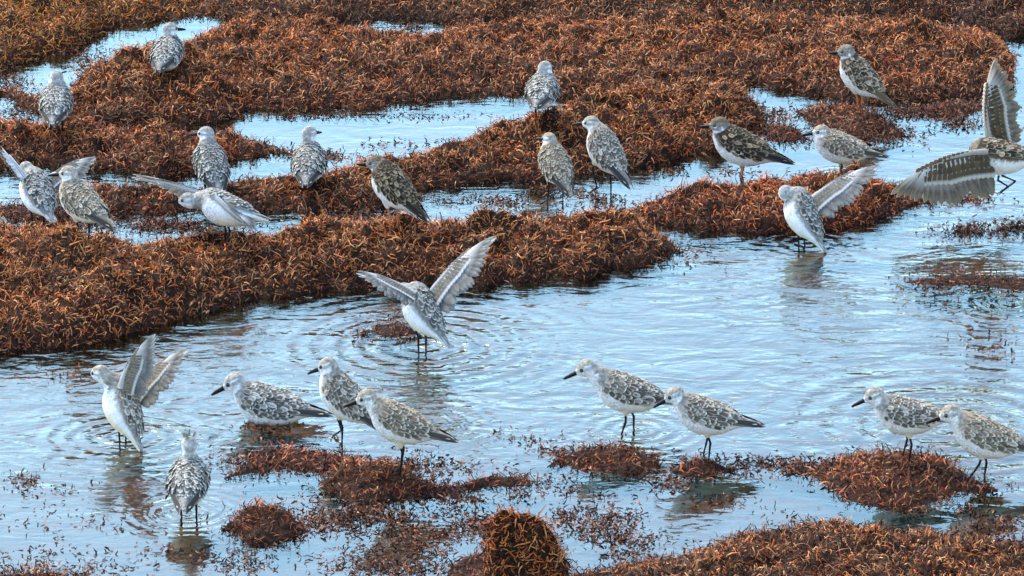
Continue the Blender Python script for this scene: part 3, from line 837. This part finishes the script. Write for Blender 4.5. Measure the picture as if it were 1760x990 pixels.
bird('sandpiper standing in the strip of water in front of the one with half raised wings', (142, 411), 138, .075, pitch=R(24), head=(.036, .056), hyaw=R(25), plum='buff', stance=.015, sink=.02)
bird('landing sandpiper with white underparts and wings spread left and right over the left front bank', (388, 414), 166, .062, pitch=R(14), roll=R(30), head=(.080, .014), plum='grey', sink=.02, dz=.004,
     wings=[dict(span=(.72, -.55, -.42), chord=(.6, .5, -.3), up=1, L=.125), dict(span=(-1.0, .1, .34), chord=(.25, .6, -.45), up=-1, L=.190)])
bird('dark brown turnstone turning away beside the water at the middle of the long bank', (676, 400), 146, .096, scale=.92, pitch=R(35), roll=R(8), head=(.042, .044), hyaw=R(20), plum='turn', sink=.02)
bird('lone sandpiper facing away at the right end of the pale pool', (932, 199), 80, .054, pitch=R(10), head=(.034, .046), hyaw=R(-20), plum='grey', sink=.02)
bird('smaller sandpiper of the pair wading in front of the orange crested bank', (954, 345), 114, .078, pitch=R(34), head=(.034, .054), hyaw=R(20), plum='buff', stance=.021, scale=.92, sink=.02)
bird('taller sandpiper of the wading pair, standing on one leg with white breast', (1040, 332), 136, .092, pitch=R(42), roll=R(8), head=(.042, .055), hyaw=R(20), plum='pale', legs=[(.012, .034), (-.006, 0)], sink=.02)
bird('brown turnstone facing left beside the orange crested bank', (1272, 304), 172, .066, pitch=R(20), head=(.042, .044), plum='turn', sink=.02)
bird('turnstone with orange leg standing on the low wet patch at the upper right', (1476, 191), 152, .078, scale=.90, pitch=R(36), roll=R(8), head=(.034, .056), hyaw=R(20), plum='turngrey', sink=.02, stance=.010)
bird('sandpiper facing left with dark bill in the water below the upper right turnstone', (1442, 294), 178, .052, pitch=R(15), head=(.040, .036), plum='buff', sink=.02)
bird('sandpiper with one wing raised to the right, in front of the centre right bank', (1378, 420), 150, .062, pitch=R(50), roll=R(24), head=(.040, .044), hyaw=R(-70), hpitch=R(-30), plum='grey', sink=.02,
     wings=[dict(span=(.55, .3, -.60), chord=(.35, -.65, -.4), up=-1, L=.07), dict(span=(.86, .15, .52), chord=(.40, -.75, -.35), up=-1, L=.165)])
bird('flying turnstone with white wing bars at the right edge', (1716, 372), 168, .128, pitch=R(4), head=(.046, .016), hpitch=R(-36), plum='turngrey', dark_legs=True, legs=[(-.02, .070), (-.03, .070)], stance=.02, scale=.95,
     wings=[dict(span=(-.95, -.30, -.26), chord=(.15, -.35, -.8), up=1, L=.215), dict(span=(.03, .40, 1.0), chord=(.95, .35, 0), up=-1, L=.175)])
bird('flapping sandpiper in the centre channel with both wings raised in a V', (726, 606), 148, .082, pitch=R(42), roll=R(22), head=(.042, .036), hyaw=R(20), hpitch=R(-5), plum='grey', sink=.02, stance=.013,
     wings=[dict(span=(-.88, -.1, .48), chord=(.35, -.75, -.4), up=1, L=.125), dict(span=(.70, .10, .76), chord=(.45, -.75, -.2), up=-1, L=.178)])
bird('bathing sandpiper at the left with its wings thrown up over its back', (212, 756), 158, .062, pitch=R(58), roll=R(34), head=(.044, .062), hyaw=R(-10), hpitch=R(-10), plum='pale', sink=.02,
     wings=[dict(span=(.46, .05, .88), chord=(.85, -.40, -.25), up=-1, L=.120), dict(span=(.72, .25, .66), chord=(.5, -.75, -.3), up=-1, L=.135)])
bird('plump sandpiper facing left, sitting low in the water with scaly puffed back', (462, 722), 172, .027, pitch=R(10), head=(.058, .040), hpitch=R(-28), plum='grey', sink=.03, neck=.95, scale=1.12)
bird('upright sandpiper facing left, its tail hidden behind the one in mid step', (592, 756), 158, .080, pitch=R(38), head=(.032, .060), hpitch=R(-24), plum='pale', sink=.02, legs=[(0, 0), (.012, .034)])
bird('sandpiper facing left in mid step over the round front clump', (688, 808), 176, .074, pitch=R(21), head=(.060, .049), hpitch=R(-20), plum='buff', sink=.02, thigh=.75, dz=.012)
bird('small sandpiper facing away with a ruffled crown in the front water', (325, 886), 88, .060, pitch=R(14), head=(.034, .060), hyaw=R(10), hpitch=R(-30), plum='grey', sink=.02, neck=.8, crest=True)
bird('sandpiper facing left in front of its neighbour at the centre right, ahead in the water', (1076, 742), 178, .074, pitch=R(14), head=(.072, .047), hpitch=R(-24), plum='pale', sink=.02, legs=[(.014, 0), (-.014, 0)], scale=1.04)
bird('sandpiper with dark tail and bill tip at the tail of the one ahead, centre right', (1212, 784), 176, .068, pitch=R(13), head=(.058, .040), hpitch=R(-30), plum='pale', sink=.02, legs=[(-.006, 0), (.006, 0)], dz=.008)
bird('sandpiper facing left at the right, standing on the broad weed patch ahead of another', (1556, 792), 180, .074, pitch=R(7), head=(.060, .040), hpitch=R(-24), plum='pale', sink=.02, legs=[(-.004, 0), (.008, 0)], dz=.010)
bird('rear sandpiper of the right pair, walking with one leg stretched forward at the right edge', (1690, 824), 178, .078, pitch=R(18), head=(.060, .044), hpitch=R(-20), plum='buff', sink=.02, legs=[(.034, .012), (0, 0)], scale=1.05)
for s in B: make_bird(s)
print('fronds', N_FRONDS, 'tris', sum(len(o.data.polygons) * 2 for o in S.objects if o.type == 'MESH'))
